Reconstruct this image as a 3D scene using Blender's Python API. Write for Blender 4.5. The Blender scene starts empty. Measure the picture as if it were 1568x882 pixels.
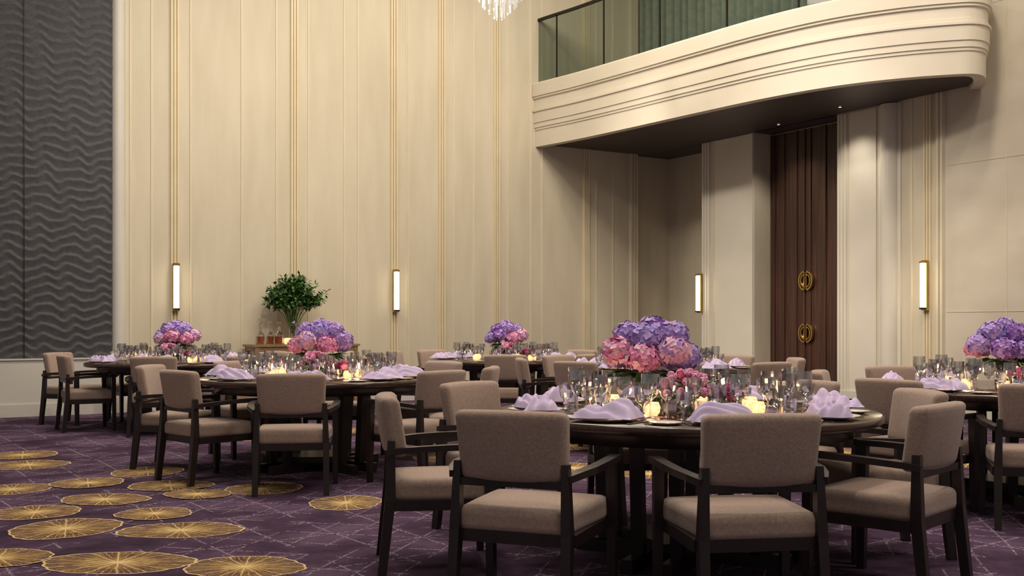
import bpy, bmesh, math, random
from mathutils import Vector, Matrix
random.seed(7)
S = bpy.context.scene
pi = math.pi

# ------------------------------------------------------------------ frames
CX, CY = 2.405, 19.285            # room corner
UX, UY = .8523, .5231             # along left wall (to the right)
WX, WY = .5231, -.8523            # along right wall (toward the camera)
ROOM = Matrix(((UX, WX, 0, CX), (UY, WY, 0, CY), (0, 0, 1, 0), (0, 0, 0, 1)))
def W(a, b, z=0.0):
    return ROOM @ Vector((a, b, z))
I4 = Matrix.Identity(4)

# ------------------------------------------------------------------ materials
def new_mat(name):
    m = bpy.data.materials.new(name); m.use_nodes = True
    nt = m.node_tree
    return m, nt, nt.nodes['Principled BSDF'], nt.nodes['Material Output']
def N(nt, t, **kw):
    n = nt.nodes.new(t)
    for k, v in kw.items(): setattr(n, k, v)
    return n
def mth(nt, op, a, b=None, c=None, clamp=False):
    n = nt.nodes.new('ShaderNodeMath'); n.operation = op; n.use_clamp = clamp
    for i, v in enumerate((a, b, c)):
        if v is None: continue
        if isinstance(v, (int, float)): n.inputs[i].default_value = v
        else: nt.links.new(v, n.inputs[i])
    return n.outputs[0]
def ramp(nt, fac, stops):
    r = nt.nodes.new('ShaderNodeValToRGB')
    el = r.color_ramp.elements
    while len(el) > 1: el.remove(el[-1])
    el[0].position = stops[0][0]; el[0].color = (*stops[0][1], 1)
    for p, c in stops[1:]:
        e = el.new(p); e.color = (*c, 1)
    nt.links.new(fac, r.inputs[0])
    return r.outputs[0]
def mat(name, c1, c2=None, rough=.6, metal=0, scale=8, stretch=(1, 1, 1), bump=0, bscale=None, spec=.5, sheen=0, emis=None, es=0):
    m, nt, p, o = new_mat(name)
    c2 = c2 or tuple(x * .85 for x in c1)
    tc = N(nt, 'ShaderNodeTexCoord'); mp = N(nt, 'ShaderNodeMapping')
    mp.inputs['Scale'].default_value = stretch
    nt.links.new(tc.outputs['Object'], mp.inputs[0])
    nz = N(nt, 'ShaderNodeTexNoise'); nz.inputs['Scale'].default_value = scale; nz.inputs['Detail'].default_value = 5
    nt.links.new(mp.outputs[0], nz.inputs['Vector'])
    col = ramp(nt, nz.outputs['Fac'], [(.3, c2), (.7, c1)])
    nt.links.new(col, p.inputs['Base Color'])
    p.inputs['Roughness'].default_value = rough; p.inputs['Metallic'].default_value = metal
    p.inputs['Specular IOR Level'].default_value = spec
    if sheen: p.inputs['Sheen Weight'].default_value = sheen
    if emis:
        p.inputs['Emission Color'].default_value = (*emis, 1); p.inputs['Emission Strength'].default_value = es
    if bump:
        n2 = N(nt, 'ShaderNodeTexNoise'); n2.inputs['Scale'].default_value = bscale or scale * 4; n2.inputs['Detail'].default_value = 3
        nt.links.new(mp.outputs[0], n2.inputs['Vector'])
        b = N(nt, 'ShaderNodeBump'); b.inputs['Strength'].default_value = bump; b.inputs['Distance'].default_value = .01
        nt.links.new(n2.outputs['Fac'], b.inputs['Height']); nt.links.new(b.outputs[0], p.inputs['Normal'])
    return m

M_wall = mat('wall_plaster', (.615, .560, .440), (.55, .495, .375), .55, scale=1.6, stretch=(3, 3, .5), bump=.04, bscale=30)
M_trim = mat('trim_cream', (.68, .615, .475), (.64, .57, .43), .4, scale=3)
M_gold = mat('trim_gilt', (.70, .62, .43), (.66, .57, .39), .35, metal=.0, scale=3)
M_base = mat('baseboard_white', (.63, .61, .56), (.59, .57, .52), .45, scale=2)
M_pil = mat('pilaster_ivory', (.68, .64, .56), (.64, .60, .51), .28, scale=2)
M_fascia = mat('fascia_cream', (.68, .63, .53), (.64, .59, .49), .5, scale=2)
M_marble = mat('marble_cream', (.63, .58, .485), (.54, .485, .395), .3, scale=1.3, stretch=(1, 1, 1.8))
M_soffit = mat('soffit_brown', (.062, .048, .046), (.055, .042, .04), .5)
M_ceil = mat('ceiling_paint', (.5, .45, .38), None, .8)
M_wave = mat('wave_panel_slate', (.070, .071, .080), (.048, .049, .056), .7, scale=20)
M_wood = mat('chair_wood_espresso', (.022, .013, .012), (.012, .008, .008), .35, scale=12, stretch=(1, 1, .1))
M_tabletop = mat('table_wood', (.055, .028, .02), (.03, .016, .012), .18, scale=6, stretch=(1, 8, 1))
M_fabric = mat('chair_fabric_taupe', (.42, .310, .255), (.31, .228, .188), .9, scale=90, bump=.3, bscale=260, spec=.2, sheen=.3)
M_door = mat('door_walnut', (.085, .034, .022), (.024, .011, .008), .4, scale=4, stretch=(9, 9, .25))
M_brass = mat('brass', (.55, .38, .15), (.45, .3, .12), .25, metal=1)
M_dark = mat('dark_bronze', (.03, .026, .022), None, .4, metal=.6)
M_sconce = mat('sconce_glow', (1, .85, .6), None, .5, emis=(1, .84, .60), es=8)
M_down = mat('downlight_glow', (1, .9, .8), None, .5, emis=(1, .85, .65), es=6)
M_plate = mat('porcelain', (.8, .78, .76), (.78, .76, .74), .2)
M_napkin = mat('napkin_lilac', (.58, .49, .70), (.52, .43, .66), .85, scale=10, bump=.1, bscale=200)
M_steel = mat('silver_cutlery', (.7, .68, .65), None, .2, metal=1)
M_purple = mat('hydrangea_purple', (.32, .14, .52), (.22, .10, .42), .7, scale=30)
M_lilac = mat('hydrangea_lilac', (.52, .35, .74), (.42, .26, .63), .7, scale=30)
M_blue = mat('hydrangea_periwinkle', (.38, .30, .70), (.30, .22, .60), .7, scale=30)
M_pink = mat('hydrangea_pink', (.78, .30, .52), (.62, .20, .42), .7, scale=30)
M_rose = mat('rose_pink', (.74, .20, .36), (.56, .12, .26), .7, scale=30)
M_pale = mat('petal_pale_pink', (.82, .52, .66), (.76, .42, .58), .7, scale=30)
M_leaf = mat('leaf_green', (.10, .22, .045), (.045, .12, .028), .5, scale=15)
M_leafd = mat('leaf_dark_green', (.05, .14, .035), (.022, .07, .018), .5, scale=15)
M_stem = mat('stem_green', (.1, .2, .06), None, .6)
M_wax = mat('candle_flame', (1, .7, .4), None, .5, emis=(1, .62, .25), es=20)
M_amber = mat('amber_liquor', (.35, .08, .015), None, .1)
M_sidewood = mat('sideboard_oak', (.30, .19, .10), (.22, .13, .07), .4, scale=5, stretch=(1, 6, 6))
M_curtain = mat('curtain_sage', (.26, .30, .245), (.19, .225, .185), .9, scale=10)
M_crystal = mat('crystal_rod', (.80, .79, .77), None, .15, emis=(1, .93, .82), es=.2)

def glass_mat(name, tint, fac=.35, rough=.03, em=0, w=.85, mn=.12):
    m, nt, p, o = new_mat(name)
    nt.nodes.remove(p)
    tr = N(nt, 'ShaderNodeBsdfTransparent'); tr.inputs[0].default_value = (*tint, 1)
    gl = N(nt, 'ShaderNodeBsdfGlossy'); gl.inputs['Roughness'].default_value = rough
    lw = N(nt, 'ShaderNodeLayerWeight'); lw.inputs[0].default_value = fac
    k = mth(nt, 'MULTIPLY_ADD', lw.outputs['Facing'], w, mn, True)
    mx = N(nt, 'ShaderNodeMixShader')
    nt.links.new(k, mx.inputs[0]); nt.links.new(tr.outputs[0], mx.inputs[1]); nt.links.new(gl.outputs[0], mx.inputs[2])
    out = mx.outputs[0]
    if em:
        e = N(nt, 'ShaderNodeEmission'); e.inputs[0].default_value = (1, .55, .25, 1); e.inputs[1].default_value = em
        nz = N(nt, 'ShaderNodeTexVoronoi'); nz.inputs['Scale'].default_value = 70
        tc = N(nt, 'ShaderNodeTexCoord'); nt.links.new(tc.outputs['Object'], nz.inputs['Vector'])
        m2 = N(nt, 'ShaderNodeMixShader')
        f = mth(nt, 'MULTIPLY_ADD', nz.outputs['Distance'], .9, .08, True)
        nt.links.new(f, m2.inputs[0]); nt.links.new(out, m2.inputs[1]); nt.links.new(e.outputs[0], m2.inputs[2]); out = m2.outputs[0]
    nt.links.new(out, o.inputs[0])
    return m
M_glass = glass_mat('clear_glass', (.96, .97, .98), .45)
M_railglass = glass_mat('railing_glass', (.44, .50, .46), .1, .05, 0, .08, .03)
M_votive = glass_mat('votive_glass_glow', (.95, .85, .75), .4, em=2.3)  # candle glow put into the holder glass as patchy emission

# carpet
def carpet():
    m, nt, p, o = new_mat('carpet_purple')
    tc = N(nt, 'ShaderNodeTexCoord')
    nz = N(nt, 'ShaderNodeTexNoise'); nz.inputs['Scale'].default_value = 1.6; nz.inputs['Detail'].default_value = 8; nz.inputs['Roughness'].default_value = .7
    nt.links.new(tc.outputs['Object'], nz.inputs['Vector'])
    base = ramp(nt, nz.outputs['Fac'], [(.35, (.036, .020, .040)), (.5, (.072, .041, .078)), (.66, (.13, .082, .138))])
    sp = N(nt, 'ShaderNodeTexNoise'); sp.inputs['Scale'].default_value = 55; sp.inputs['Detail'].default_value = 2
    nt.links.new(tc.outputs['Object'], sp.inputs['Vector'])
    md = N(nt, 'ShaderNodeTexNoise'); md.inputs['Scale'].default_value = 1.6; md.inputs['Detail'].default_value = 2
    nt.links.new(tc.outputs['Object'], md.inputs['Vector'])
    lines = None
    for ang, sc, off in ((.25, 1.5, 0), (.25 + pi / 2, 1.1, 3.0), (.95, .8, 7.0), (-.6, .9, 1.0)):
        mp = N(nt, 'ShaderNodeMapping'); mp.inputs['Rotation'].default_value = (0, 0, ang); mp.inputs['Location'].default_value = (off, off, 0)
        nt.links.new(tc.outputs['Object'], mp.inputs[0])
        wv = N(nt, 'ShaderNodeTexWave'); wv.inputs['Scale'].default_value = sc; wv.inputs['Distortion'].default_value = 1.6
        wv.inputs['Detail'].default_value = 1; wv.inputs['Detail Scale'].default_value = .5
        nt.links.new(mp.outputs[0], wv.inputs['Vector'])
        l = mth(nt, 'GREATER_THAN', wv.outputs['Fac'], 1 - .005 * sc)
        lines = l if lines is None else mth(nt, 'MAXIMUM', lines, l)
    lines = mth(nt, 'MULTIPLY', lines, mth(nt, 'GREATER_THAN', sp.outputs['Fac'], .49))
    lines = mth(nt, 'MULTIPLY', lines, mth(nt, 'GREATER_THAN', md.outputs['Fac'], .46))
    mx = N(nt, 'ShaderNodeMixRGB'); mx.inputs[2].default_value = (.38, .31, .37, 1)
    nt.links.new(mth(nt, 'MULTIPLY', lines, .7), mx.inputs[0]); nt.links.new(base, mx.inputs[1])
    nt.links.new(mx.outputs[0], p.inputs['Base Color'])
    p.inputs['Roughness'].default_value = .95; p.inputs['Specular IOR Level'].default_value = .1
    f = N(nt, 'ShaderNodeTexNoise'); f.inputs['Scale'].default_value = 180
    nt.links.new(tc.outputs['Object'], f.inputs['Vector'])
    b = N(nt, 'ShaderNodeBump'); b.inputs['Strength'].default_value = .4; b.inputs['Distance'].default_value = .01
    nt.links.new(f.outputs['Fac'], b.inputs['Height']); nt.links.new(b.outputs[0], p.inputs['Normal'])
    return m
M_carpet = carpet()
def pad_mat():
    m, nt, p, o = new_mat('carpet_gold_lily_pattern')
    uv = N(nt, 'ShaderNodeUVMap'); sx = N(nt, 'ShaderNodeSeparateXYZ'); nt.links.new(uv.outputs[0], sx.inputs[0])
    x = mth(nt, 'SUBTRACT', sx.outputs[0], .5); y = mth(nt, 'SUBTRACT', sx.outputs[1], .5)
    r = mth(nt, 'MULTIPLY', mth(nt, 'SQRT', mth(nt, 'ADD', mth(nt, 'MULTIPLY', x, x), mth(nt, 'MULTIPLY', y, y))), 2)
    a = mth(nt, 'ARCTAN2', y, x)
    tc = N(nt, 'ShaderNodeTexCoord'); nz = N(nt, 'ShaderNodeTexNoise'); nz.inputs['Scale'].default_value = 12; nz.inputs['Detail'].default_value = 6; nz.inputs['Roughness'].default_value = .75
    nt.links.new(tc.outputs['Object'], nz.inputs['Vector'])
    wob = mth(nt, 'MULTIPLY_ADD', nz.outputs['Fac'], .22, a)
    def vein(nlobes, w0, w1):
        s_ = mth(nt, 'ABSOLUTE', mth(nt, 'SINE', mth(nt, 'MULTIPLY', wob, nlobes)))
        th = mth(nt, 'ADD', mth(nt, 'DIVIDE', w0, mth(nt, 'MAXIMUM', r, .05)), w1)
        return mth(nt, 'SUBTRACT', 1.0, mth(nt, 'DIVIDE', s_, th, None, True), None, True)
    v1 = vein(8.0, .10, .05)
    v2 = mth(nt, 'MULTIPLY', vein(16.0, .09, .10), mth(nt, 'GREATER_THAN', r, .42))
    v3 = mth(nt, 'MULTIPLY', vein(32.0, .08, .14), mth(nt, 'GREATER_THAN', r, .72))
    pet = mth(nt, 'ABSOLUTE', mth(nt, 'SINE', mth(nt, 'MULTIPLY', wob, 8.0)))
    cen = mth(nt, 'SUBTRACT', 1.0, mth(nt, 'MULTIPLY', r, 1.7), None, True)
    g = mth(nt, 'ADD', mth(nt, 'MULTIPLY', nz.outputs['Fac'], 1.0), mth(nt, 'MULTIPLY', pet, -.12))
    g = mth(nt, 'ADD', g, mth(nt, 'MULTIPLY', cen, .42))
    g = mth(nt, 'SUBTRACT', g, mth(nt, 'MULTIPLY', mth(nt, 'POWER', r, 2.0), .07))
    base = ramp(nt, g, [(.25, (.095, .048, .06)), (.37, (.155, .085, .045)), (.52, (.27, .165, .062)), (.80, (.56, .40, .17))])
    rim = mth(nt, 'MULTIPLY', mth(nt, 'GREATER_THAN', r, .96), .8)
    li = mth(nt, 'MAXIMUM', mth(nt, 'MAXIMUM', v1, rim), mth(nt, 'MAXIMUM', mth(nt, 'MULTIPLY', v2, .85), mth(nt, 'MULTIPLY', v3, .7)))
    mx = N(nt, 'ShaderNodeMixRGB'); mx.inputs[2].default_value = (.84, .66, .36, 1)
    nt.links.new(mth(nt, 'MULTIPLY', li, .88), mx.inputs[0]); nt.links.new(base, mx.inputs[1])
    nt.links.new(mx.outputs[0], p.inputs['Base Color']); p.inputs['Roughness'].default_value = .9; p.inputs['Specular IOR Level'].default_value = .1
    return m
M_pad = pad_mat()

# ------------------------------------------------------------------ mesh builder
class MB:
    def __init__(s): s.v = []; s.f = []; s.m = []; s.sm = []; s.mats = []
    def add(s, vs, fs, m, M=I4, smooth=False):
        if m not in s.mats: s.mats.append(m)
        mi = s.mats.index(m); o = len(s.v); flip = M.determinant() < 0
        s.v += [tuple(M @ Vector(v)) for v in vs]
        for f in fs:
            f = tuple(i + o for i in f)
            s.f.append(f[::-1] if flip else f); s.m.append(mi); s.sm.append(smooth)
    def box(s, c, d, m, M=I4):
        x, y, z = c; a, b, h = d[0] / 2, d[1] / 2, d[2] / 2
        vs = [(x - a, y - b, z - h), (x + a, y - b, z - h), (x + a, y + b, z - h), (x - a, y + b, z - h),
              (x - a, y - b, z + h), (x + a, y - b, z + h), (x + a, y + b, z + h), (x - a, y + b, z + h)]
        s.add(vs, [(3, 2, 1, 0), (4, 5, 6, 7), (0, 1, 5, 4), (1, 2, 6, 5), (2, 3, 7, 6), (3, 0, 4, 7)], m, M)
    def beam(s, p0, p1, w0, w1, m, M=I4):
        vs = []
        for p, w in ((p0, w0), (p1, w1)):
            wx, wy = (w, w) if isinstance(w, (int, float)) else w
            for sx, sy in ((-1, -1), (1, -1), (1, 1), (-1, 1)): vs.append((p[0] + sx * wx / 2, p[1] + sy * wy / 2, p[2]))
        s.add(vs, [(3, 2, 1, 0), (4, 5, 6, 7), (0, 1, 5, 4), (1, 2, 6, 5), (2, 3, 7, 6), (3, 0, 4, 7)], m, M)
    def sweep(s, pts, w, h, m, M=I4):
        pts = [Vector(p) for p in pts]; vs = []; n = len(pts)
        for i, p in enumerate(pts):
            t = (pts[min(i + 1, n - 1)] - pts[max(i - 1, 0)]).normalized()
            sd = t.cross(Vector((0, 0, 1)))
            sd = sd.normalized() if sd.length > 1e-3 else Vector((1, 0, 0))
            up = sd.cross(t).normalized()
            for a, b in ((-1, -1), (1, -1), (1, 1), (-1, 1)): vs.append(p + sd * a * w / 2 + up * b * h / 2)
        fs = [(3, 2, 1, 0), tuple(4 * (n - 1) + k for k in range(4))]
        for i in range(n - 1):
            for k in range(4): fs.append((4 * i + k, 4 * i + (k + 1) % 4, 4 * i + 4 + (k + 1) % 4, 4 * i + 4 + k))
        s.add(vs, fs, m, M)
    def lathe(s, prof, n, m, M=I4, smooth=True):
        vs = []; fs = []
        for r, z in prof:
            for i in range(n):
                a = 2 * pi * i / n; vs.append((r * math.cos(a), r * math.sin(a), z))
        for j in range(len(prof) - 1):
            for i in range(n):
                k = (i + 1) % n; fs.append((j * n + i, j * n + k, (j + 1) * n + k, (j + 1) * n + i))
        s.add(vs, fs, m, M, smooth)
    def rounded(s, w, d, h, r, m, fn=None, M=I4, n=8):
        def cs(H):
            e = [-H, -H + .3 * r, -H + .65 * r, -H + r]
            inn = [(-H + r) + (2 * (H - r)) * i / n for i in range(1, n)]
            return e + inn + [-x for x in reversed(e)]
        hx, hy, hz = w / 2, d / 2, h / 2
        xs, ys, zs = cs(hx), cs(hy), cs(hz); idx = {}; vs = []; fs = []
        def V(x, y, z):
            k = (round(x, 5), round(y, 5), round(z, 5))
            if k not in idx:
                q = Vector((max(-hx + r, min(hx - r, x)), max(-hy + r, min(hy - r, y)), max(-hz + r, min(hz - r, z))))
                dd = Vector((x, y, z)) - q
                pnt = q + dd.normalized() * r if dd.length > 1e-9 else q
                if fn: pnt = Vector(fn(pnt.x, pnt.y, pnt.z))
                idx[k] = len(vs); vs.append(pnt)
            return idx[k]
        def grid(A, B, g, fl):
            for i in range(len(A) - 1):
                for j in range(len(B) - 1):
                    f = (V(*g(A[i], B[j])), V(*g(A[i + 1], B[j])), V(*g(A[i + 1], B[j + 1])), V(*g(A[i], B[j + 1])))
                    fs.append(f[::-1] if fl else f)
        grid(xs, ys, lambda a, b: (a, b, hz), False); grid(xs, ys, lambda a, b: (a, b, -hz), True)
        grid(xs, zs, lambda a, b: (a, -hy, b), False); grid(xs, zs, lambda a, b: (a, hy, b), True)
        grid(ys, zs, lambda a, b: (hx, a, b), False); grid(ys, zs, lambda a, b: (-hx, a, b), True)
        s.add(vs, fs, m, M, True)
    def mesh(s, name):
        me = bpy.data.meshes.new(name); me.from_pydata(s.v, [], s.f); me.update()
        for m in s.mats: me.materials.append(m)
        me.polygons.foreach_set('material_index', s.m); me.polygons.foreach_set('use_smooth', s.sm)
        me.update(); return me
    def obj(s, name, loc=(0, 0, 0), rz=0):
        return put(s.mesh(name), name, loc, rz)
def put(me, name, loc=(0, 0, 0), rz=0, sc=1):
    o = bpy.data.objects.new(name, me); S.collection.objects.link(o)
    o.location = loc; o.rotation_euler = (0, 0, rz)
    if sc != 1: o.scale = (sc, sc, sc)
    return o

H = 8.0
# ------------------------------------------------------------------ room shell
def strip_wall(path, z0, z1, m, name):
    b = MB(); vs = []; fs = []
    for a, c in path: vs += [(a, c, z0), (a, c, z1)]
    for i in range(len(path) - 1): fs.append((2 * i, 2 * i + 2, 2 * i + 3, 2 * i + 1))
    b.add(vs, fs, m, ROOM); return b
b = strip_wall([(-15, 0), (-.2, 0), (-.2, -.15), (.65, -.15)], 0, H, M_wall, 'l'); b.obj('wall_left')
b = strip_wall([(.65, -.15), (.65, 1.48), (0, 1.48), (0, 2.70), (.384, 2.70), (.384, 4.377), (0, 4.377), (0, 6.16)], 0, H, M_wall, 'r')
vs = [(0, 6.16, 0), (0, 6.16, H), (0, 20, H), (0, 20, 0)]
b.add(vs, [(0, 1, 2, 3)], M_marble, ROOM); b.obj('wall_right')
# ceiling
b = MB(); b.add([(-15, -.3, H), (.7, -.3, H), (.7, 20, H), (-15, 20, H)], [(0, 1, 2, 3)], M_ceil, ROOM); b.obj('ceiling')
# floor with woven pads
fl = MB(); fl.add([(-15, -.3, 0), (.7, -.3, 0), (.7, 20, 0), (-15, 20, 0)], [(0, 1, 2, 3)], M_carpet, ROOM)
PADS = [(-1.98, 5.41, .39, .25), (-1.316, 5.31, .30, .24), (-1.92, 6.25, .36, .24), (-2.61, 6.3, .30, .33), (-3.02, 6.83, .27, .27), (-2.62, 5.5, .27, .22),
        (-2.77, 7.33, .31, .24), (-2.52, 7.95, .31, .26), (-3.18, 8.08, .26, .27), (-3.62, 7.8, .27, .27), (-2.95, 8.72, .27, .31), (-1.80, 7.83, .27, .30),
        (-1.11, 7.2, .24, .30), (-4.09, 9.12, .32, .32), (-4.45, 9.8, .30, .32), (-3.4, 6.2, .28, .28), (-3.1, 5.2, .33, .27), (-1.9, 12, .33, .37), (-1.3, 11.4, .28, .28),
        (.56, 10.6, .35, .4), (3.0, 10, .35, .4), (4.4, 10.2, .35, .4), (.1, 12.3, .4, .3), (2.4, 10.8, .3, .4), (5.0, 9.4, .35, .4), (-6.5, 11, .4, .4), (-5.9, 10.2, .35, .35),
        (-2.2, 4.3, .33, .28), (-1.5, 4.5, .28, .28), (-2.9, 4.4, .33, .28), (4.3, 6.0, .37, .28), (-.6, 9.6, .28, .28), (2.9, 8.9, .33, .28), (-2.25, 6.78, .24, .22), (-2.2, 7.55, .24, .2),
        (.5, 8.9, .33, .33), (-.1, 8.2, .28, .28), (1.1, 8.6, .28, .28), (2.3, 9.6, .28, .28), (3.9, 9.2, .33, .28), (-2.5, 11.2, .33, .33), (4.6, 8.6, .28, .28)]
uvs = {}
for i, (x, y, rx, ry) in enumerate(PADS):
    z = .0012 + .0007 * (i % 9); n = 96; vs = [(x, y, z)]; uv = [(.5, .5)]; rot = random.uniform(-.3, .3)
    for k in range(n):
        a = 2 * pi * k / n; q = .98 + .025 * math.sin(5 * a + i) + .035 * abs(math.sin(8 * a + 1)) + .02 * math.sin(3 * a + 2 * i)
        dx, dy = rx * q * math.cos(a), ry * q * math.sin(a)
        vs.append((x + dx * math.cos(rot) - dy * math.sin(rot), y + dx * math.sin(rot) + dy * math.cos(rot), z))
        uv.append((.5 + .5 * math.cos(a), .5 + .5 * math.sin(a)))
    o = len(fl.v)
    for k in range(len(vs)): uvs[o + k] = uv[k]
    fl.add(vs, [(0, 1 + k, 1 + (k + 1) % n) for k in range(n)], M_pad)
me = fl.mesh('floor'); ul = me.uv_layers.new(name='UVMap')
for l in me.loops: ul.data[l.index].uv = uvs.get(l.vertex_index, (0, 0))
put(me, 'floor')

# wave relief panel (left wall)
NX, NZ = 180, 720; s0, s1, z0, z1 = 9.15, 13.0, .74, H
vs = []; fs = []
for j in range(NZ + 1):
    z = z0 + (z1 - z0) * j / NZ
    for i in range(NX + 1):
        s_ = s0 + (s1 - s0) * i / NX
        ph = z / .130 + .24 * math.sin(s_ * 2 * pi / .36 + .8 * math.sin(z * 2.1)) + .20 * math.sin(s_ * 2 * pi / .83 + z * 3.3) + .12 * math.sin(s_ * 2 * pi / .22 - z * 5)
        fr = ph - math.floor(ph)
        d = .028 * (fr ** 1.4 if fr < .80 else (.80 ** 1.4) * (1 - fr) / .20)
        vs.append((-s_, .03 + d, z))
for j in range(NZ):
    for i in range(NX): q = j * (NX + 1) + i; fs.append((q, q + NX + 1, q + NX + 2, q + 1))
b = MB(); b.add(vs, fs, M_wave, ROOM, True)
b.box((-10.23, .05, (z0 + H) / 2), (.008, .015, H - z0), M_dark, ROOM)
b.obj('trim_wave_relief_panel')
b = MB()
b.box((-12.0, .05, .365), (5.7, .10, .73), M_base, ROOM); b.box((-12.0, .06, .735), (5.7, .12, .02), M_base, ROOM); b.box((-12.0, .06, .08), (5.7, .13, .16), M_base, ROOM)
b.box((-4.67, .02, .12), (8.9, .04, .24), M_base, ROOM)
b.obj('baseboard_left')
b = MB()
b.box((-.02, 5.0, .12), (.04, 1.24, .24), M_base, ROOM); b.box((-.02, 13, .12), (.04, 13.6, .24), M_base, ROOM); b.box((-.02, 2.1, .12), (.04, 1.2, .24), M_base, ROOM)
b.obj('baseboard_right')

# vertical trims. profile = list of (offset along wall, depth)
def vtrim(bd, side, pos, prof, m, z0=0.0, z1=H):
    vs = []; fs = []
    for o, d in prof:
        p = (pos + o, d) if side == 'L' else (-d, pos + o)
        vs += [(p[0], p[1], z0), (p[0], p[1], z1)]
    for i in range(len(prof) - 1): fs.append((2 * i, 2 * i + 2, 2 * i + 3, 2 * i + 1))
    bd.add(vs, fs, m, ROOM)
def flutes(w, n, d):
    pr = [(-w / 2, 0)]
    for i in range(n):
        c = -w / 2 + w * (i + .5) / n; q = w / n
        pr += [(c - q * .42, d * .3), (c - q * .3, d), (c + q * .3, d), (c + q * .42, d * .3)]
    return pr + [(w / 2, 0)]
ridge = [(-.015, 0), (-.01, .012), (.01, .012), (.015, 0)]
k = 0
def trim(side, pos, prof, m, z0=0.0, z1=H):
    global k
    k += 1; t = MB(); vtrim(t, side, pos, prof, m, z0, z1); t.obj('trim_%d' % k)
for s_ in (8.31, 6.58, 4.97, 4.137, 3.123, 1.328):
    trim('L', -s_, flutes(.13, 3, .035), M_gold)
    trim('L', -s_ + .22, ridge, M_trim)
for s_ in (8.62, 7.365, 6.85, 5.794, 5.569, 4.72, 3.55, 2.45, 2.229, .75): trim('L', -s_, ridge, M_trim)
trim('L', -.30, flutes(.18, 3, .045), M_trim)
col = [(.085 * math.cos(t), .02 + .085 * math.sin(t)) for t in [pi - pi * i / 12 for i in range(13)]]
trim('L', -9.06, [(-.1, 0)] + col + [(.1, 0)], M_base)
trim('L', -8.90, ridge, M_trim)
# right wall
trim('R', 1.60, flutes(.2, 3, .035), M_pil, 0, 4.19)
trim('R', 2.25, [(-.42, 0), (-.42, .03), (.44, .03), (.44, 0)], M_pil, 0, 4.19)
trim('R', 4.48, flutes(.18, 3, .03), M_pil, 0, 4.19)
trim('R', 4.86, [(-.25, 0), (-.25, .015), (.22, .015), (.22, 0)], M_pil, 0, 4.19)
col = [(.13 * math.cos(t), .02 + .13 * math.sin(t)) for t in [pi - pi * i / 16 for i in range(17)]]
c_ = MB(); vtrim(c_, 'R', 5.32, [(-.18, 0), (-.18, .03), (-.13, .03)], M_pil, 0, 4.19); vtrim(c_, 'R', 5.32, [(.13, .03), (.18, .03), (.18, 0)], M_pil, 0, 4.19)
vv = []; ff = []
for o_, d_ in col: vv += [(-d_, 5.32 + o_, 0), (-d_, 5.32 + o_, 4.19)]
for i in range(len(col) - 1): ff.append((2 * i, 2 * i + 2, 2 * i + 3, 2 * i + 1))
c_.add(vv, ff, M_pil, ROOM, True); c_.obj('trim_half_round_column')
trim('R', 5.66, ridge, M_trim); trim('R', 5.92, flutes(.13, 3, .035), M_gold); trim('R', 6.12, flutes(.12, 2, .05), M_trim)
trim('R', 7.05, [(-.008, 0), (-.008, .004), (.008, .004), (.008, 0)], M_wall)
jt = MB()
for z in (1.35, 3.25, 5.2, 7.0): jt.box((-.002, 10, z), (.006, 7.6, .010), M_wall, ROOM)
jt.obj('trim_marble_joints')

# ------------------------------------------------------------------ door
b = MB()
b.box((.36, 3.54, 2.09), (.04, 1.65, 4.17), M_door, ROOM)
for r_, w_ in ((2.80, .05), (2.98, .1), (3.22, .14), (3.44, .03), (3.56, .03), (3.80, .14), (4.04, .1), (4.24, .05)):
    b.box((.335, r_, 2.09), (.03, w_, 4.17), M_door, ROOM)
for zc in (1.05, 1.85):
    for sg in (-1, 1):
        for rr, tt in ((.125, .022), (.085, .016)):
            pts = []
            for i in range(15):
                a = -pi / 2 + pi * i / 14
                pts.append((.30, 3.50 + sg * (.018 + rr * .9 * math.cos(a)), zc + rr * 1.1 * math.sin(a)))
            vs = []; fs = []
            for x, y, z in pts:
                cy, cz = y - 3.5, z - zc; L = math.hypot(cy, cz); cy /= L; cz /= L
                for aa, bb in ((-1, -1), (1, -1), (1, 1), (-1, 1)): vs.append((x + aa * .022, y + cy * bb * tt / 1.6, z + cz * bb * tt / 1.6))
            for i in range(14):
                for q in range(4): fs.append((4 * i + q, 4 * i + (q + 1) % 4, 4 * i + 4 + (q + 1) % 4, 4 * i + 4 + q))
            b.add(vs, fs, M_brass, ROOM)
        b.box((.30, 3.50 + sg * .018, zc), (.045, .016, .26), M_brass, ROOM)
        b.box((.315, 3.50 + sg * .06, zc), (.02, .02, .19), M_brass, ROOM)
b.obj('door_1')

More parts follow.
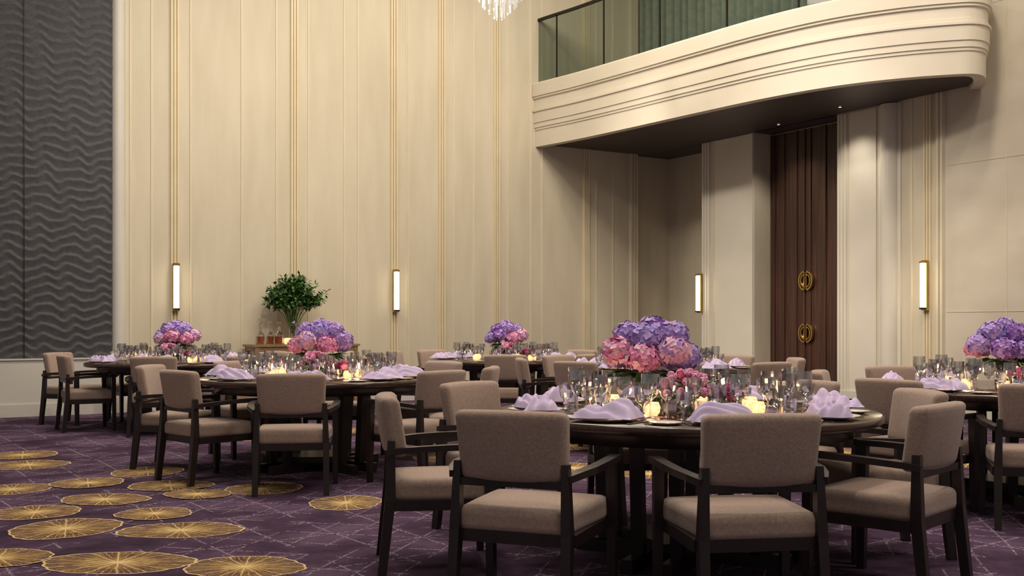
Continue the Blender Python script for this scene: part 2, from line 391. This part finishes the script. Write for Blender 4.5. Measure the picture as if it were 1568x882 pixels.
# ------------------------------------------------------------------ balcony
ctrl = [(-2.36, -.6), (-2.36, 0), (-2.22, 1), (-2.12, 2.2), (-2.04, 3.5), (-1.93, 4.8), (-1.72, 5.8), (-1.4, 6.5), (-1.02, 7.0), (-.77, 7.18), (-.45, 7.08), (0, 6.7), (.3, 6.2)]
cur = []
for i in range(1, len(ctrl) - 2):
    p0, p1, p2, p3 = [Vector(c) for c in ctrl[i - 1:i + 3]]
    for j in range(8):
        t = j / 8
        cur.append(.5 * ((2 * p1) + (p2 - p0) * t + (2 * p0 - 5 * p1 + 4 * p2 - p3) * t * t + (3 * p1 - p0 - 3 * p2 + p3) * t ** 3))
cur.append(Vector(ctrl[-2]))
def nrm(i):
    t = (cur[min(i + 1, len(cur) - 1)] - cur[max(i - 1, 0)]).normalized()
    return Vector((-t.y, t.x))   # outward (toward -a)
prof = [(-.14, 4.20), (-.14, 4.15), (0, 4.15), (0, 4.42), (.014, 4.425), (.014, 4.46), (.028, 4.465), (.028, 4.54), (.042, 4.545), (.042, 4.72), (.062, 4.725), (.062, 4.755), (.038, 4.76), (.038, 4.80), (.024, 4.805), (.024, 4.94), (.050, 4.945), (.050, 4.975), (.068, 4.98), (.068, 5.18), (.04, 5.21), (-.2, 5.21), (-.2, 4.22)]
b = MB(); vs = []; fs = []; n = len(prof)
for i, c in enumerate(cur):
    q = nrm(i)
    for o, z in prof: vs.append((min(c.x + q.x * o, -.005), max(c.y + q.y * o, .005), z))
for i in range(len(cur) - 1):
    for j in range(n - 1): fs.append((i * n + j, i * n + n + j, i * n + n + j + 1, i * n + j + 1))
b.add(vs, fs, M_fascia, ROOM)
sof = [(min(c.x - nrm(i).x * .12, -.003), max(c.y - nrm(i).y * .12, .003), 4.20) for i, c in enumerate(cur)] + [(-.003, .003, 4.2)]
b.add(sof, [tuple(range(len(sof)))], M_soffit, ROOM)
b.add([(x, y, 5.0) for x, y, z in sof], [tuple(range(len(sof)))], M_soffit, ROOM)
b.obj('balcony')
b = MB(); b.add([(-.2, -.15, 4.2), (.65, -.15, 4.2), (.65, 1.48, 4.2), (0, 1.48, 4.2), (0, 0, 4.2), (-.2, 0, 4.2)], [(0, 1, 2, 3, 4, 5)], M_soffit, ROOM)
b.obj('ceiling_corner_niche')
b = MB(); b.add([(0, 2.7, 4.2), (.384, 2.7, 4.2), (.384, 4.377, 4.2), (0, 4.377, 4.2)], [(0, 1, 2, 3)], M_soffit, ROOM)
b.obj('ceiling_door_recess')
b = MB(); vs = []; fs = []
for i, c in enumerate(cur):
    q = nrm(i); y = max(c.y - q.y * .06, 0)
    vs += [(c.x - q.x * .06, y, 5.215), (c.x - q.x * .06, y, 6.26)]
for i in range(len(cur) - 1): fs.append((2 * i, 2 * i + 2, 2 * i + 3, 2 * i + 1))
b.add(vs, fs, M_railglass, ROOM)
b.sweep([(c.x - nrm(i).x * .06, max(c.y - nrm(i).y * .06, .01), 6.28) for i, c in enumerate(cur)], .05, .04, M_dark, ROOM)
for i in range(4, len(cur) - 1, 8):
    c = cur[i]; q = nrm(i); b.box((c.x - q.x * .06, c.y - q.y * .06, 5.74), (.02, .02, 1.04), M_dark, ROOM)
b.obj('balcony_glass_railing')
b = MB(); vs = []; fs = []; n = 300
for i in range(n + 1):
    y = .1 + 6.3 * i / n; x = -.22 + .06 * math.sin(y * 2 * pi / .19) + .02 * math.sin(y * 2 * pi / .53)
    vs += [(x, y, 5.01), (x, y, 7.9)]
for i in range(n): fs.append((2 * i, 2 * i + 2, 2 * i + 3, 2 * i + 1))
b.add(vs, fs, M_curtain, ROOM, True); b.obj('balcony_curtain')
# downlights
for (x, y) in ((4.55, 14.95), (4.02, 16.25)):
    d = MB(); d.lathe([(.001, -.004), (.022, -.004)], 20, M_down); d.lathe([(.022, -.004), (.032, -.01), (.038, 0)], 20, M_dark); d.obj('recessed_downlight', (x, y, 4.198))
    l = bpy.data.lights.new('downlight', 'SPOT'); l.energy = 60; l.spot_size = 1.9; l.spot_blend = .9; l.color = (1, .88, .73); l.shadow_soft_size = .05
    o = bpy.data.objects.new('downlight_spot', l); o.location = (x, y, 4.15); S.collection.objects.link(o)

# ------------------------------------------------------------------ sconces
def sconce(M):
    b = MB()
    b.box((0, .03, 1.70), (.085, .05, .66), M_brass, M)
    b.box((0, .065, 1.70), (.06, .05, .58), M_sconce, M)
    b.box((0, .065, 2.005), (.075, .07, .02), M_brass, M); b.box((0, .065, 1.395), (.075, .07, .02), M_dark, M)
    b.obj('wall_sconce')
for s_ in (8.31, 4.97): sconce(ROOM @ Matrix.Translation((-s_, .04, 0)))
for r_ in (1.50, 5.92): sconce(ROOM @ Matrix.Translation((-.04, r_, 0)) @ Matrix.Rotation(pi / 2, 4, 'Z'))

# ------------------------------------------------------------------ chandelier
b = MB()
for r_, zb, ln in ((.06, 4.85, .35), (.13, 4.92, .35), (.2, 4.99, .4), (.28, 5.1, .45), (.38, 5.3, .5), (.48, 5.6, .6)):
    n = max(6, int(r_ * 70))
    for i in range(n):
        a = 2 * pi * i / n; x, y = r_ * math.cos(a), r_ * math.sin(a)
        b.lathe([(.0, zb), (.012, zb + .015), (.012, zb + ln), (0, zb + ln)], 6, M_crystal, Matrix.Translation((x, y, 0)), False)
    b.lathe([(r_ - .01, zb + ln - .02), (r_ + .015, zb + ln - .02), (r_ + .015, zb + ln), (r_ - .01, zb + ln)], 24, M_brass)
b.lathe([(.012, 5.2), (.012, 7.97), (.1, 7.97), (.1, 8.0)], 10, M_brass)
for i in range(3):
    a = 2 * pi * i / 3; b.sweep([(0, 0, 6.6), (.48 * math.cos(a), .48 * math.sin(a), 6.19)], .01, .01, M_brass)
b.obj('chandelier', (-.15, 13, 0))

# ------------------------------------------------------------------ chair
def chair_mesh():
    b = MB()
    def seat(x, y, z):
        t = (y + .25) / .5
        x2 = x * (.93 + .13 * t)
        if z > 0: z += .014 * max(0, 1 - (x / .27) ** 2) * max(0, 1 - (y / .26) ** 2)
        return (x2, y, z + .40)
    b.rounded(.51, .50, .105, .032, M_fabric, seat)
    def back(x, y, z):
        zz = z + .703
        w = 1 + .03 * (z / .15)
        y2 = y + .035 * (x / .235) ** 2 - .235 - (zz - .56) * .16
        y2 += (.012 if y > 0 else -.006) * max(0, 1 - (x / .23) ** 2) * max(0, 1 - (z / .15) ** 2)
        return (x * w, y2, zz + .006 * (1 - (x / .235) ** 2) * (1 if z > 0 else 0))
    b.rounded(.47, .085, .285, .030, M_fabric, back)
    for s in (-1, 1):
        b.beam((s * .245, -.29, 0), (s * .24, -.25, .36), (.038, .042), (.042, .05), M_wood)
        b.beam((s * .24, -.25, .36), (s * .232, -.245, .64), (.042, .05), (.03, .035), M_wood)
        b.beam((s * .285, .235, 0), (s * .285, .225, .61), (.034, .036), (.044, .046), M_wood)
        b.sweep([(s * .240, -.262, .585), (s * .270, -.20, .597), (s * .296, -.10, .606), (s * .304, .02, .612), (s * .302, .14, .615), (s * .294, .262, .615)], .048, .028, M_wood)
        b.box((s * .255, 0, .335), (.028, .46, .05), M_wood)
    b.box((0, .215, .335), (.53, .028, .05), M_wood); b.box((0, -.235, .335), (.46, .028, .05), M_wood)
    b.box((0, -.245, .555), (.44, .03, .03), M_wood)
    return b.mesh('dining_chair')
ME_chair = chair_mesh()

# ------------------------------------------------------------------ table
R = .98
def table_mesh():
    b = MB()
    b.lathe([(0, .75), (R - .012, .75), (R, .742), (R, .716), (R - .012, .708), (R - .06, .706), (0, .706)], 96, M_tabletop)
    b.lathe([(R - .14, .706), (R - .14, .64), (R - .17, .64), (R - .17, .706)], 64, M_wood)
    for i in range(4):
        M = Matrix.Rotation(pi / 4 + i * pi / 2, 4, 'Z')
        b.beam((.40, -.10, .06), (.44, -.10, .70), .06, .06, M_wood, M); b.beam((.40, .10, .06), (.44, .10, .70), .06, .06, M_wood, M)
        b.box((.24, -.10, .035), (.66, .06, .07), M_wood, M); b.box((.24, .10, .035), (.66, .06, .07), M_wood, M)
        b.box((.42, 0, .67), (.07, .26, .06), M_wood, M)
    b.box((0, 0, .09), (.5, .5, .05), M_wood)
    return b.mesh('round_dining_table')
ME_table = table_mesh()

# ------------------------------------------------------------------ tableware
def lath(name, parts, n=20, smooth=True):
    b = MB()
    for pr, m in parts: b.lathe(pr, n, m, I4, smooth)
    return b.mesh(name)
ME_wine = lath('wine_glass', [([(0, .003), (.034, .002), (.034, .005), (.006, .012), (.004, .03), (.004, .075), (.010, .085), (.030, .105), (.038, .13), (.040, .155), (.039, .195), (.0375, .195), (.038, .155), (.036, .13), (.028, .107), (0, .09)], M_glass)], 14, False)
ME_goblet = lath('water_goblet', [([(0, .003), (.032, .002), (.032, .006), (.008, .014), (.006, .045), (.016, .055), (.034, .07), (.040, .10), (.044, .15), (.0425, .15), (.038, .10), (.032, .073), (0, .06)], M_glass)], 12, False)
ME_tumb = lath('cut_glass_tumbler', [([(0, .002), (.034, .002), (.036, .01), (.040, .09), (.038, .09), (.034, .015), (0, .013)], M_glass)], 12, False)
ME_plate = lath('dinner_plate', [([(0, .001), (.075, .001), (.085, .004), (.14, .016), (.141, .019), (.085, .009), (.075, .006), (0, .006)], M_plate), ([(.136, .0175), (.1425, .0195), (.1415, .016)], M_brass)], 36)
ME_side = lath('bread_plate', [([(0, .001), (.045, .001), (.074, .011), (.075, .013), (.045, .005), (0, .005)], M_plate), ([(.071, .0118), (.0762, .0135), (.0755, .011)], M_brass)], 28)
ME_votive = lath('votive_candle', [([(0, .002), (.03, .002), (.042, .02), (.044, .045), (.036, .07), (.034, .07), (.041, .045), (.039, .02), (0, .006)], M_votive), ([(0, .008), (.018, .008), (.018, .028), (0, .028)], M_plate), ([(0, .03), (.005, .036), (.006, .044), (.0, .06)], M_wax)], 16, False)
def napkin_mesh(var):
    b = MB(); vs = []; fs = []; nu, nv = 36, 30
    for j in range(nv + 1):
        v = -1 + 2 * j / nv
        for i in range(nu + 1):
            u = -1 + 2 * i / nu
            ed = (1 - abs(u) ** 5) * (1 - abs(v) ** 4)
            if var == 0:
                x = .17 * u + .012 * math.sin(5 * v); y = .10 * v * (.38 + .62 * abs(u) ** .8) + .015 * math.sin(4 * u)
                z = .004 + ed * (.028 + .026 * abs(u) + .028 * abs(math.sin(4.5 * v + 1.5 * u)) + .008 * math.sin(14 * u + 3 * v))
            elif var == 1:
                x = .15 * u; y = .11 * v + .02 * math.sin(3 * u)
                pk = math.exp(-((u - .55) ** 2 * 5 + v * v * 3)) * .05
                z = .004 + ed * (.020 + pk + .030 * abs(math.sin(5 * v + 2 * u)) + .008 * math.sin(9 * u))
            else:
                x = .17 * u; y = .085 * v * (1.1 - .5 * abs(u))
                z = .004 + ed * (.024 + .03 * max(0, 1 - abs(v) * 1.2) * (1 - .5 * u) + .026 * abs(math.sin(6 * v + 4 * u)))
            vs.append((x, y, z))
    for j in range(nv):
        for i in range(nu): q = j * (nu + 1) + i; fs.append((q, q + 1, q + nu + 2, q + nu + 1))
    b.add(vs, fs, M_napkin, I4, True); return b.mesh('folded_napkin')
ME_nap = [napkin_mesh(i) for i in range(3)]
def fork():
    b = MB(); b.box((0, -.03, .004), (.008, .13, .003), M_steel); b.box((0, .045, .004), (.022, .03, .003), M_steel)
    for i in range(4): b.box((-.0095 + .0063 * i, .08, .004), (.003, .045, .003), M_steel)
    return b.mesh('fork')
def knife():
    b = MB(); b.box((0, -.05, .004), (.012, .10, .004), M_steel); b.add([(-.006, 0, .004), (.006, 0, .004), (.009, .09, .004), (.0, .12, .004), (-.006, .11, .004), (-.006, 0, .006), (.006, 0, .006), (.009, .09, .006), (0, .12, .006), (-.006, .11, .006)], [(4, 3, 2, 1, 0), (5, 6, 7, 8, 9), (0, 1, 6, 5), (1, 2, 7, 6), (2, 3, 8, 7), (3, 4, 9, 8), (4, 0, 5, 9)], M_steel)
    return b.mesh('table_knife')
ME_fork, ME_knife = fork(), knife()

# flowers
def floret(b, p, n, sz, m, petals=4):
    n = n.normalized(); t = n.orthogonal().normalized(); t = Matrix.Rotation(random.uniform(0, 6.28), 3, n) @ t; s = n.cross(t)
    vs = [p]; fs = []
    for i in range(petals):
        a = 2 * pi * i / petals; d = t * math.cos(a) + s * math.sin(a); e = n.cross(d); o = len(vs)
        vs += [p + d * sz * .55 + e * sz * .5 + n * sz * .12, p + d * sz * 1.1 + n * sz * random.uniform(.05, .4), p + d * sz * .55 - e * sz * .5 + n * sz * .12]
        fs.append((0, o + 2, o + 1, o))
    b.add(vs, fs, m)
def head(b, c, r, mats, num, sz, squash=.85):
    c = Vector(c); b.lathe([(0, -r * .7), (r * .6, -r * .5), (r * .8, 0), (r * .6, r * .5 * squash), (0, r * .75 * squash)], 10, mats[0], Matrix.Translation(c))
    for i in range(num):
        z = 1 - 1.75 * (i + .5) / num; a = i * 2.39996
        q = math.sqrt(max(0, 1 - z * z)); n = Vector((q * math.cos(a), q * math.sin(a), z))
        rr = r * random.uniform(.88, 1.08)
        floret(b, c + Vector((n.x * rr, n.y * rr, n.z * rr * squash)), n + Vector([random.uniform(-.35, .35) for _ in range(3)]), sz, random.choice(mats))
def leaf(b, p, d, L, w, m):
    d = d.normalized(); s = d.cross(Vector((0, 0, 1)))
    s = s.normalized() if s.length > .01 else Vector((1, 0, 0)); up = s.cross(d)
    vs = [p, p + d * L * .4 + s * w - up * 0, p + d * L * .45 + up * w * .3, p + d * L * .4 - s * w, p + d * L - up * L * .12]
    b.add(vs, [(0, 1, 2), (0, 2, 3), (1, 4, 2), (2, 4, 3)], m)
def rose(b, c, r, mats):
    c = Vector(c)
    for lay, (rr, n, ti) in enumerate(((.25, 3, .2), (.5, 5, .4), (.78, 6, .75), (1.0, 7, 1.1))):
        for i in range(n):
            a = 2 * pi * (i + lay * .4) / n; d = Vector((math.cos(a), math.sin(a), 0)); e = Vector((-d.y, d.x, 0))
            base = c - Vector((0, 0, r * .5)); o = d * r * rr; w = r * rr * .75 + r * .12
            top = r * (.65 - .18 * lay)
            vs = [base, base + o * .8 + e * w * .8 + Vector((0, 0, r * .4)), base + o * .8 - e * w * .8 + Vector((0, 0, r * .4)), c + o * 1.0 + e * w * .6 + Vector((0, 0, top)), c + o * 1.0 - e * w * .6 + Vector((0, 0, top)), c + o * 1.18 + Vector((0, 0, top + r * .02))]
            b.add(vs, [(0, 1, 2), (1, 3, 4, 2), (3, 5, 4)], random.choice(mats))
def vase(b, r, h, x=0, y=0):
    T = Matrix.Translation((x, y, 0))
    b.lathe([(0, .003), (r, .003), (r, h), (r - .004, h), (r - .004, .012), (0, .012)], 24, M_glass, T)
    for i in range(12):
        a = random.uniform(0, 6.28); q = r * .55
        b.sweep([(x + q * math.cos(a), y + q * math.sin(a), .015), (x - q * .5 * math.cos(a), y - q * .5 * math.sin(a), h + .06)], .006, .006, M_stem)
def bouquet(v):
    # distinct heads: pink toward local -x and low, purples / periwinkle on top and +x
    b = MB(); vase(b, .055, .17)
    PAL = {'p': [M_purple, M_purple, M_lilac], 'l': [M_lilac, M_lilac, M_blue], 'b': [M_blue, M_blue, M_lilac], 'k': [M_pink, M_pale, M_pink], 'w': [M_pale, M_pale, M_lilac]}
    ring = ['p', 'l', 'w', 'k', 'k', 'w', 'b'] if v == 0 else ['b', 'p', 'k', 'w', 'k', 'l', 'p']
    for i in range(7):
        a = 2 * pi * i / 7 + .25 + v; ca = math.cos(a); rr = .168 + .012 * math.sin(3 * i)
        head(b, (rr * ca, rr * math.sin(a), .245 + .03 * (i % 2)), .078, PAL[ring[i]], 90, .019)
    for i in range(4):
        a = 2 * pi * i / 4 + .7; head(b, (.10 * math.cos(a), .10 * math.sin(a), .335 + .012 * (i % 2)), .078, PAL['plbl'[i]], 90, .019)
    head(b, (.01, 0, .378), .072, PAL['l' if v else 'p'], 80, .019)
    for i in range(46):
        a = random.uniform(0, 6.28); leaf(b, Vector((.08 * math.cos(a), .08 * math.sin(a), .17)), Vector((math.cos(a), math.sin(a), random.uniform(-.45, .2))), random.uniform(.10, .17), .03, random.choice((M_leaf, M_leafd)))
    return b.mesh('hydrangea_bouquet')
def posy():
    b = MB(); vase(b, .045, .10)
    for i in range(34):
        a = i * 2.4; q = .135 * math.sqrt((i + .5) / 34); z = .20 - q * q * 5 + random.uniform(-.015, .02)
        c = Vector((q * math.cos(a), q * math.sin(a), z)); mats = [M_pink, M_rose, M_pale]
        b.lathe([(0, -.03), (.014, -.02), (.02, .0), (.012, .02), (0, .022)], 7, random.choice(mats), Matrix.Translation(c))
        for _ in range(10):
            n = Vector((random.uniform(-1, 1), random.uniform(-1, 1), random.uniform(-.1, 1.2))); floret(b, c + n.normalized() * .016, n, .014, random.choice(mats), 5)
    for i in range(130):
        a = random.uniform(0, 6.28); q = random.uniform(.02, .11); leaf(b, Vector((q * math.cos(a), q * math.sin(a), random.uniform(.07, .16))), Vector((math.cos(a), math.sin(a), random.uniform(-.3, .9))), random.uniform(.05, .08), .013, random.choice((M_leaf, M_leafd)))
    return b.mesh('pink_flower_posy')
def rosebowl():
    b = MB(); vase(b, .04, .07)
    for x, y, z, r_ in ((0, 0, .125, .042), (.055, .01, .105, .036), (-.05, .025, .105, .036), (.01, -.055, .10, .036), (-.02, .06, .10, .034)):
        rose(b, (x, y, z), r_, [M_pink, M_rose, M_pale]); head(b, (x, y, z - .01), r_ * .72, [M_rose, M_pink], 26, .013)
    for i in range(10):
        a = random.uniform(0, 6.28); leaf(b, Vector((.03 * math.cos(a), .03 * math.sin(a), .075)), Vector((math.cos(a), math.sin(a), .0)), .07, .018, M_leaf)
    return b.mesh('rose_arrangement')
ME_bq = [bouquet(0), bouquet(.45)]; ME_posy = posy(); ME_rb = rosebowl()

# ------------------------------------------------------------------ dining groups (centre, [(angle, back radius, turn)])
T = [((.90, 5.6), [(189, 1.53, 0), (234.3, 1.55, 14), (273.1, 1.40, 7), (319, 1.30, 0), (5, 1.27, 0), (50, 1.4, 0), (96, 1.4, 0), (143, 1.45, 0)]),
     ((-1.62, 9.0), [(176, 1.44, 0), (226, 1.27, 0), (273, 1.47, 3), (319, 1.46, 0), (352, 1.46, 0), (45, 1.4, 0), (90, 1.4, 0), (132, 1.4, 0)]),
     ((-3.96, 12.6), [(165, 1.58, 0), (209, 1.19, 0), (278, 1.22, 0), (320, 1.4, 0), (0, 1.4, 0), (45, 1.4, 0), (90, 1.4, 0), (130, 1.4, 0)]),
     ((-.07, 13.3), [(270, 1.3, 0), (315, 1.4, 0), (0, 1.4, 0), (45, 1.4, 0), (90, 1.4, 0), (135, 1.4, 0), (168, 1.45, 0)]),
     ((1.5, 11.0), [(182, 1.4, 0), (229, 1.4, 0), (268, 1.4, 0), (305, 1.5, 0), (0, 1.4, 0), (45, 1.4, 0), (90, 1.4, 0), (135, 1.4, 0)]),
     ((3.5, 7.55), [(157, 1.3, 0), (213, 1.34, 0), (252, 1.4, 0), (300, 1.4, 0), (0, 1.4, 0), (55, 1.4, 0), (105, 1.4, 0)])]
rnd = random.Random(3)
for ti, ((x, y), angs) in enumerate(T):
    put(ME_table, 'round_dining_table', (x, y, 0), (.3, .1, .5, .2, .4, .6)[ti])
    for i, (ad, rb, turn) in enumerate(angs):
        a = math.radians(ad); ca, sa = math.cos(a), math.sin(a)
        face = a + pi + math.radians(turn) + rnd.uniform(-.04, .04)
        bx, by = x + ca * rb, y + sa * rb                      # back-rest position
        put(ME_chair, 'dining_chair', (bx + .25 * math.cos(face), by + .25 * math.sin(face), 0), face - pi / 2)
        fz = a + pi / 2
        def at(r_, t_): return (x + ca * r_ - sa * t_, y + sa * r_ + ca * t_)
        px, py = at(.79, 0); put(ME_plate, 'dinner_plate', (px, py, .75), 0)
        put(ME_nap[(i + ti) % 3], 'folded_napkin', (px, py, .766), fz + rnd.uniform(-.6, .6))
        px, py = at(.80, -.262); put(ME_side, 'bread_plate', (px, py, .75), 0)
        px, py = at(.79, .165); put(ME_knife, 'table_knife', (px, py, .75), fz)
        px, py = at(.79, -.166); put(ME_fork, 'fork', (px, py, .75), fz)
        px, py = at(.60, .12); put(ME_wine, 'wine_glass', (px, py, .75), 0, 1.1)
        px, py = at(.52, .04); put(ME_goblet, 'water_goblet', (px, py, .75), 0, 1.1)
        px, py = at(.60, -.04 + rnd.uniform(-.01, .02)); put(ME_tumb, 'cut_glass_tumbler', (px, py, .75), 0)
        px, py = at(.49, .15); put(ME_wine, 'wine_glass', (px, py, .75), 0, 1.0)
        px, py = at(.60, -.14); put(ME_goblet, 'water_goblet', (px, py, .75), 0, .95)
        px, py = at(.51, -.07); put(ME_wine, 'wine_glass', (px, py, .75), 0, .98)
    # centre pieces
    if ti == 0: cp = ((ME_bq[0], 'hydrangea_bouquet', -.16, .13, .5), (ME_posy, 'pink_flower_posy', -.035, -.23, 0), (ME_rb, 'rose_arrangement', .19, -.19, 0))
    else: cp = ((ME_bq[ti % 2], 'hydrangea_bouquet', .0, .12, ti * .9), (ME_posy, 'pink_flower_posy', .02 if ti != 5 else .2, -.23, 1), (ME_rb, 'rose_arrangement', .24 if ti != 5 else -.05, -.16 if ti != 5 else -.22, 0))
    for me_, nm, dx, dy, rz in cp: put(me_, nm, (x + dx, y + dy, .75), rz, 1.1 if nm == 'hydrangea_bouquet' else (1.02 if nm == 'pink_flower_posy' else 1))
    for dx, dy in ((-.37, -.12), (-.22, -.36), (.34, .02), (.14, .36), (.30, -.32), (-.36, .2)):
        put(ME_votive, 'votive_candle', (x + dx, y + dy, .75), 0, .95)
        if ti in (0, 1, 5):
            l = bpy.data.lights.new('candle_light', 'POINT'); l.energy = .7; l.color = (1, .62, .32); l.shadow_soft_size = .03
            o = bpy.data.objects.new('candle_light', l); o.location = (x + dx, y + dy, .84); S.collection.objects.link(o)

# ------------------------------------------------------------------ sideboard
SB = ROOM @ Matrix.Translation((-6.58, .33, 0))
b = MB()
b.box((0, 0, .885), (1.60, .48, .03), M_sidewood, SB); b.box((0, 0, .84), (1.54, .44, .06), M_sidewood, SB)
b.box((0, 0, .50), (1.46, .42, .64), M_trim, SB)
for sx in (-1, 1):
    for sy in (-1, 1): b.box((sx * .74, sy * .2, .435), (.06, .06, .87), M_sidewood, SB)
for i in range(4): b.box((-.56 + .373 * i, .215, .5), (.34, .02, .56), M_trim, SB); b.box((-.56 + .373 * i + .12, .232, .55), (.015, .02, .12), M_brass, SB)
b.box((0, 0, .16), (1.46, .40, .04), M_sidewood, SB)
b.obj('sideboard')
ME_dec = lath('liquor_decanter', [([(0, .002), (.05, .002), (.055, .02), (.055, .12), (.02, .16), (.016, .21), (.022, .215), (.018, .215), (.014, .16), (0, .15)], M_glass), ([(0, .006), (.045, .006), (.05, .02), (.05, .10), (0, .10)], M_amber), ([(0, .21), (.012, .215), (.014, .23), (.024, .25), (.018, .28), (0, .29)], M_glass)], 10, False)
for s_, o_ in ((-.64, .05), (-.48, .0), (-.39, .13)):
    p = SB @ Vector((s_, o_, .90)); put(ME_dec, 'liquor_decanter', p, 0, 1.15)
put(ME_votive, 'votive_candle', SB @ Vector((-.26, .12, .90)), 0, 1.3)
put(ME_votive, 'votive_candle', SB @ Vector((.30, .12, .90)), 0, 1.3)
# foliage in vase (local -y faces the room)
b = MB()
b.lathe([(0, .003), (.06, .003), (.07, .03), (.055, .1), (.06, .25), (.085, .36), (.08, .36), (.055, .25), (.05, .1), (0, .02)], 20, M_glass)
rf = random.Random(5)
for i in range(70):
    a = rf.uniform(0, 6.28); el = rf.uniform(-.25, 1.5); d = Vector((math.cos(a) * math.cos(el), math.sin(a) * math.cos(el), math.sin(el)))
    tip = Vector((0, -.05, .64)) + Vector((d.x * .47, d.y * .24, d.z * .33)) * rf.uniform(.7, 1.08)
    base = Vector((rf.uniform(-.02, .02), rf.uniform(-.02, .02), .05)); mid = Vector((tip.x * .2, tip.y * .3, .5))
    pts = [base.lerp(mid, t).lerp(mid.lerp(tip, t), t) for t in (0, .25, .5, .75, 1)]
    b.sweep(pts, .005, .005, M_stem)
    for _ in range(46):
        t = rf.uniform(.72, 1.03); p = base.lerp(mid, t).lerp(mid.lerp(tip, t), t)
        dd = Vector((rf.uniform(-1, 1), rf.uniform(-.7, .7), rf.uniform(-.6, .8)))
        leaf(b, p + dd * .03, dd, rf.uniform(.05, .085), .022, rf.choice((M_leaf, M_leafd, M_leaf)))
b.obj('greenery_arrangement', SB @ Vector((-.15, .02, .90)), math.atan2(UY, UX))

# ------------------------------------------------------------------ lights
def area(p, size, e, col=(1, .87, .72), tgt=None, name='ceiling_light'):
    l = bpy.data.lights.new(name, 'AREA'); l.shape = 'SQUARE'; l.size = size; l.energy = e; l.color = col
    o = bpy.data.objects.new(name, l); o.location = p; S.collection.objects.link(o)
    if tgt is not None: o.rotation_euler = (Vector(tgt) - Vector(p)).to_track_quat('-Z', 'Y').to_euler()
    return o
def spot(p, tgt, e, deg, col=(1, .89, .76), name='wall_fill_spot', soft=.12, blend=.9):
    l = bpy.data.lights.new(name, 'SPOT'); l.energy = e; l.spot_size = math.radians(deg); l.spot_blend = blend; l.color = col; l.shadow_soft_size = soft
    o = bpy.data.objects.new(name, l); o.location = p; S.collection.objects.link(o)
    o.rotation_euler = (Vector(tgt) - Vector(p)).to_track_quat('-Z', 'Y').to_euler()
for a_, b_ in ((-10, 4), (-5.5, 4), (-10, 9), (-5.5, 9), (-10, 14.5), (-5.5, 14.5)):
    area(W(a_, b_, 7.8), 1.6, 145)
for s_, e in ((8.0, 50), (6.0, 60), (3.6, 45), (1.6, 28)):
    area(W(-s_, 3.6, 7.7), .5, e, (1, .87, .69), W(-s_, 0, 1.5), 'wall_washer')
for r_, e in ((8.5, 100), (10.5, 70)):
    area(W(-3.4, r_, 7.7), .5, e, (1, .87, .71), W(0, r_ - 1, 2.0), 'wall_washer')
area(W(-4.4, 5.2, 7.7), .5, 100, (1, .88, .74), W(0, 4.2, 1.8), 'wall_washer')
spot(W(-11, 4.5, 7.6), W(0, 2.6, 1.9), 2300, 24, soft=.35)  # added spot from across the room, lifts the pilaster under the balcony
spot(W(-11, 7.5, 7.6), W(0, 5.3, 2.1), 2000, 22, soft=.35)  # second added spot, brightens the half-round column and nearby wall
spot(W(-9, 9.5, 7.6), W(-8.0, 0, 2.6), 750, 40, (1, .88, .72))
for (x, y), _ in T:
    spot((x - .5, y + .4, 7.7), (x, y, .7), 430, 36, (1, .90, .78), 'table_spot')
w = bpy.data.worlds.new('w'); S.world = w; w.use_nodes = True
bg = w.node_tree.nodes['Background']; bg.inputs[0].default_value = (1, .90, .84, 1); bg.inputs[1].default_value = .22
S.view_settings.view_transform = 'Standard'

# ------------------------------------------------------------------ camera
c = bpy.data.cameras.new('camera'); co = bpy.data.objects.new('camera', c); S.collection.objects.link(co)
co.location = (0, 0, 1.2); co.rotation_euler = (pi / 2, 0, 0)
c.sensor_width = 36; c.lens = 1650 / 1568 * 36; c.shift_y = 54 / 1568; c.clip_end = 100
S.camera = co
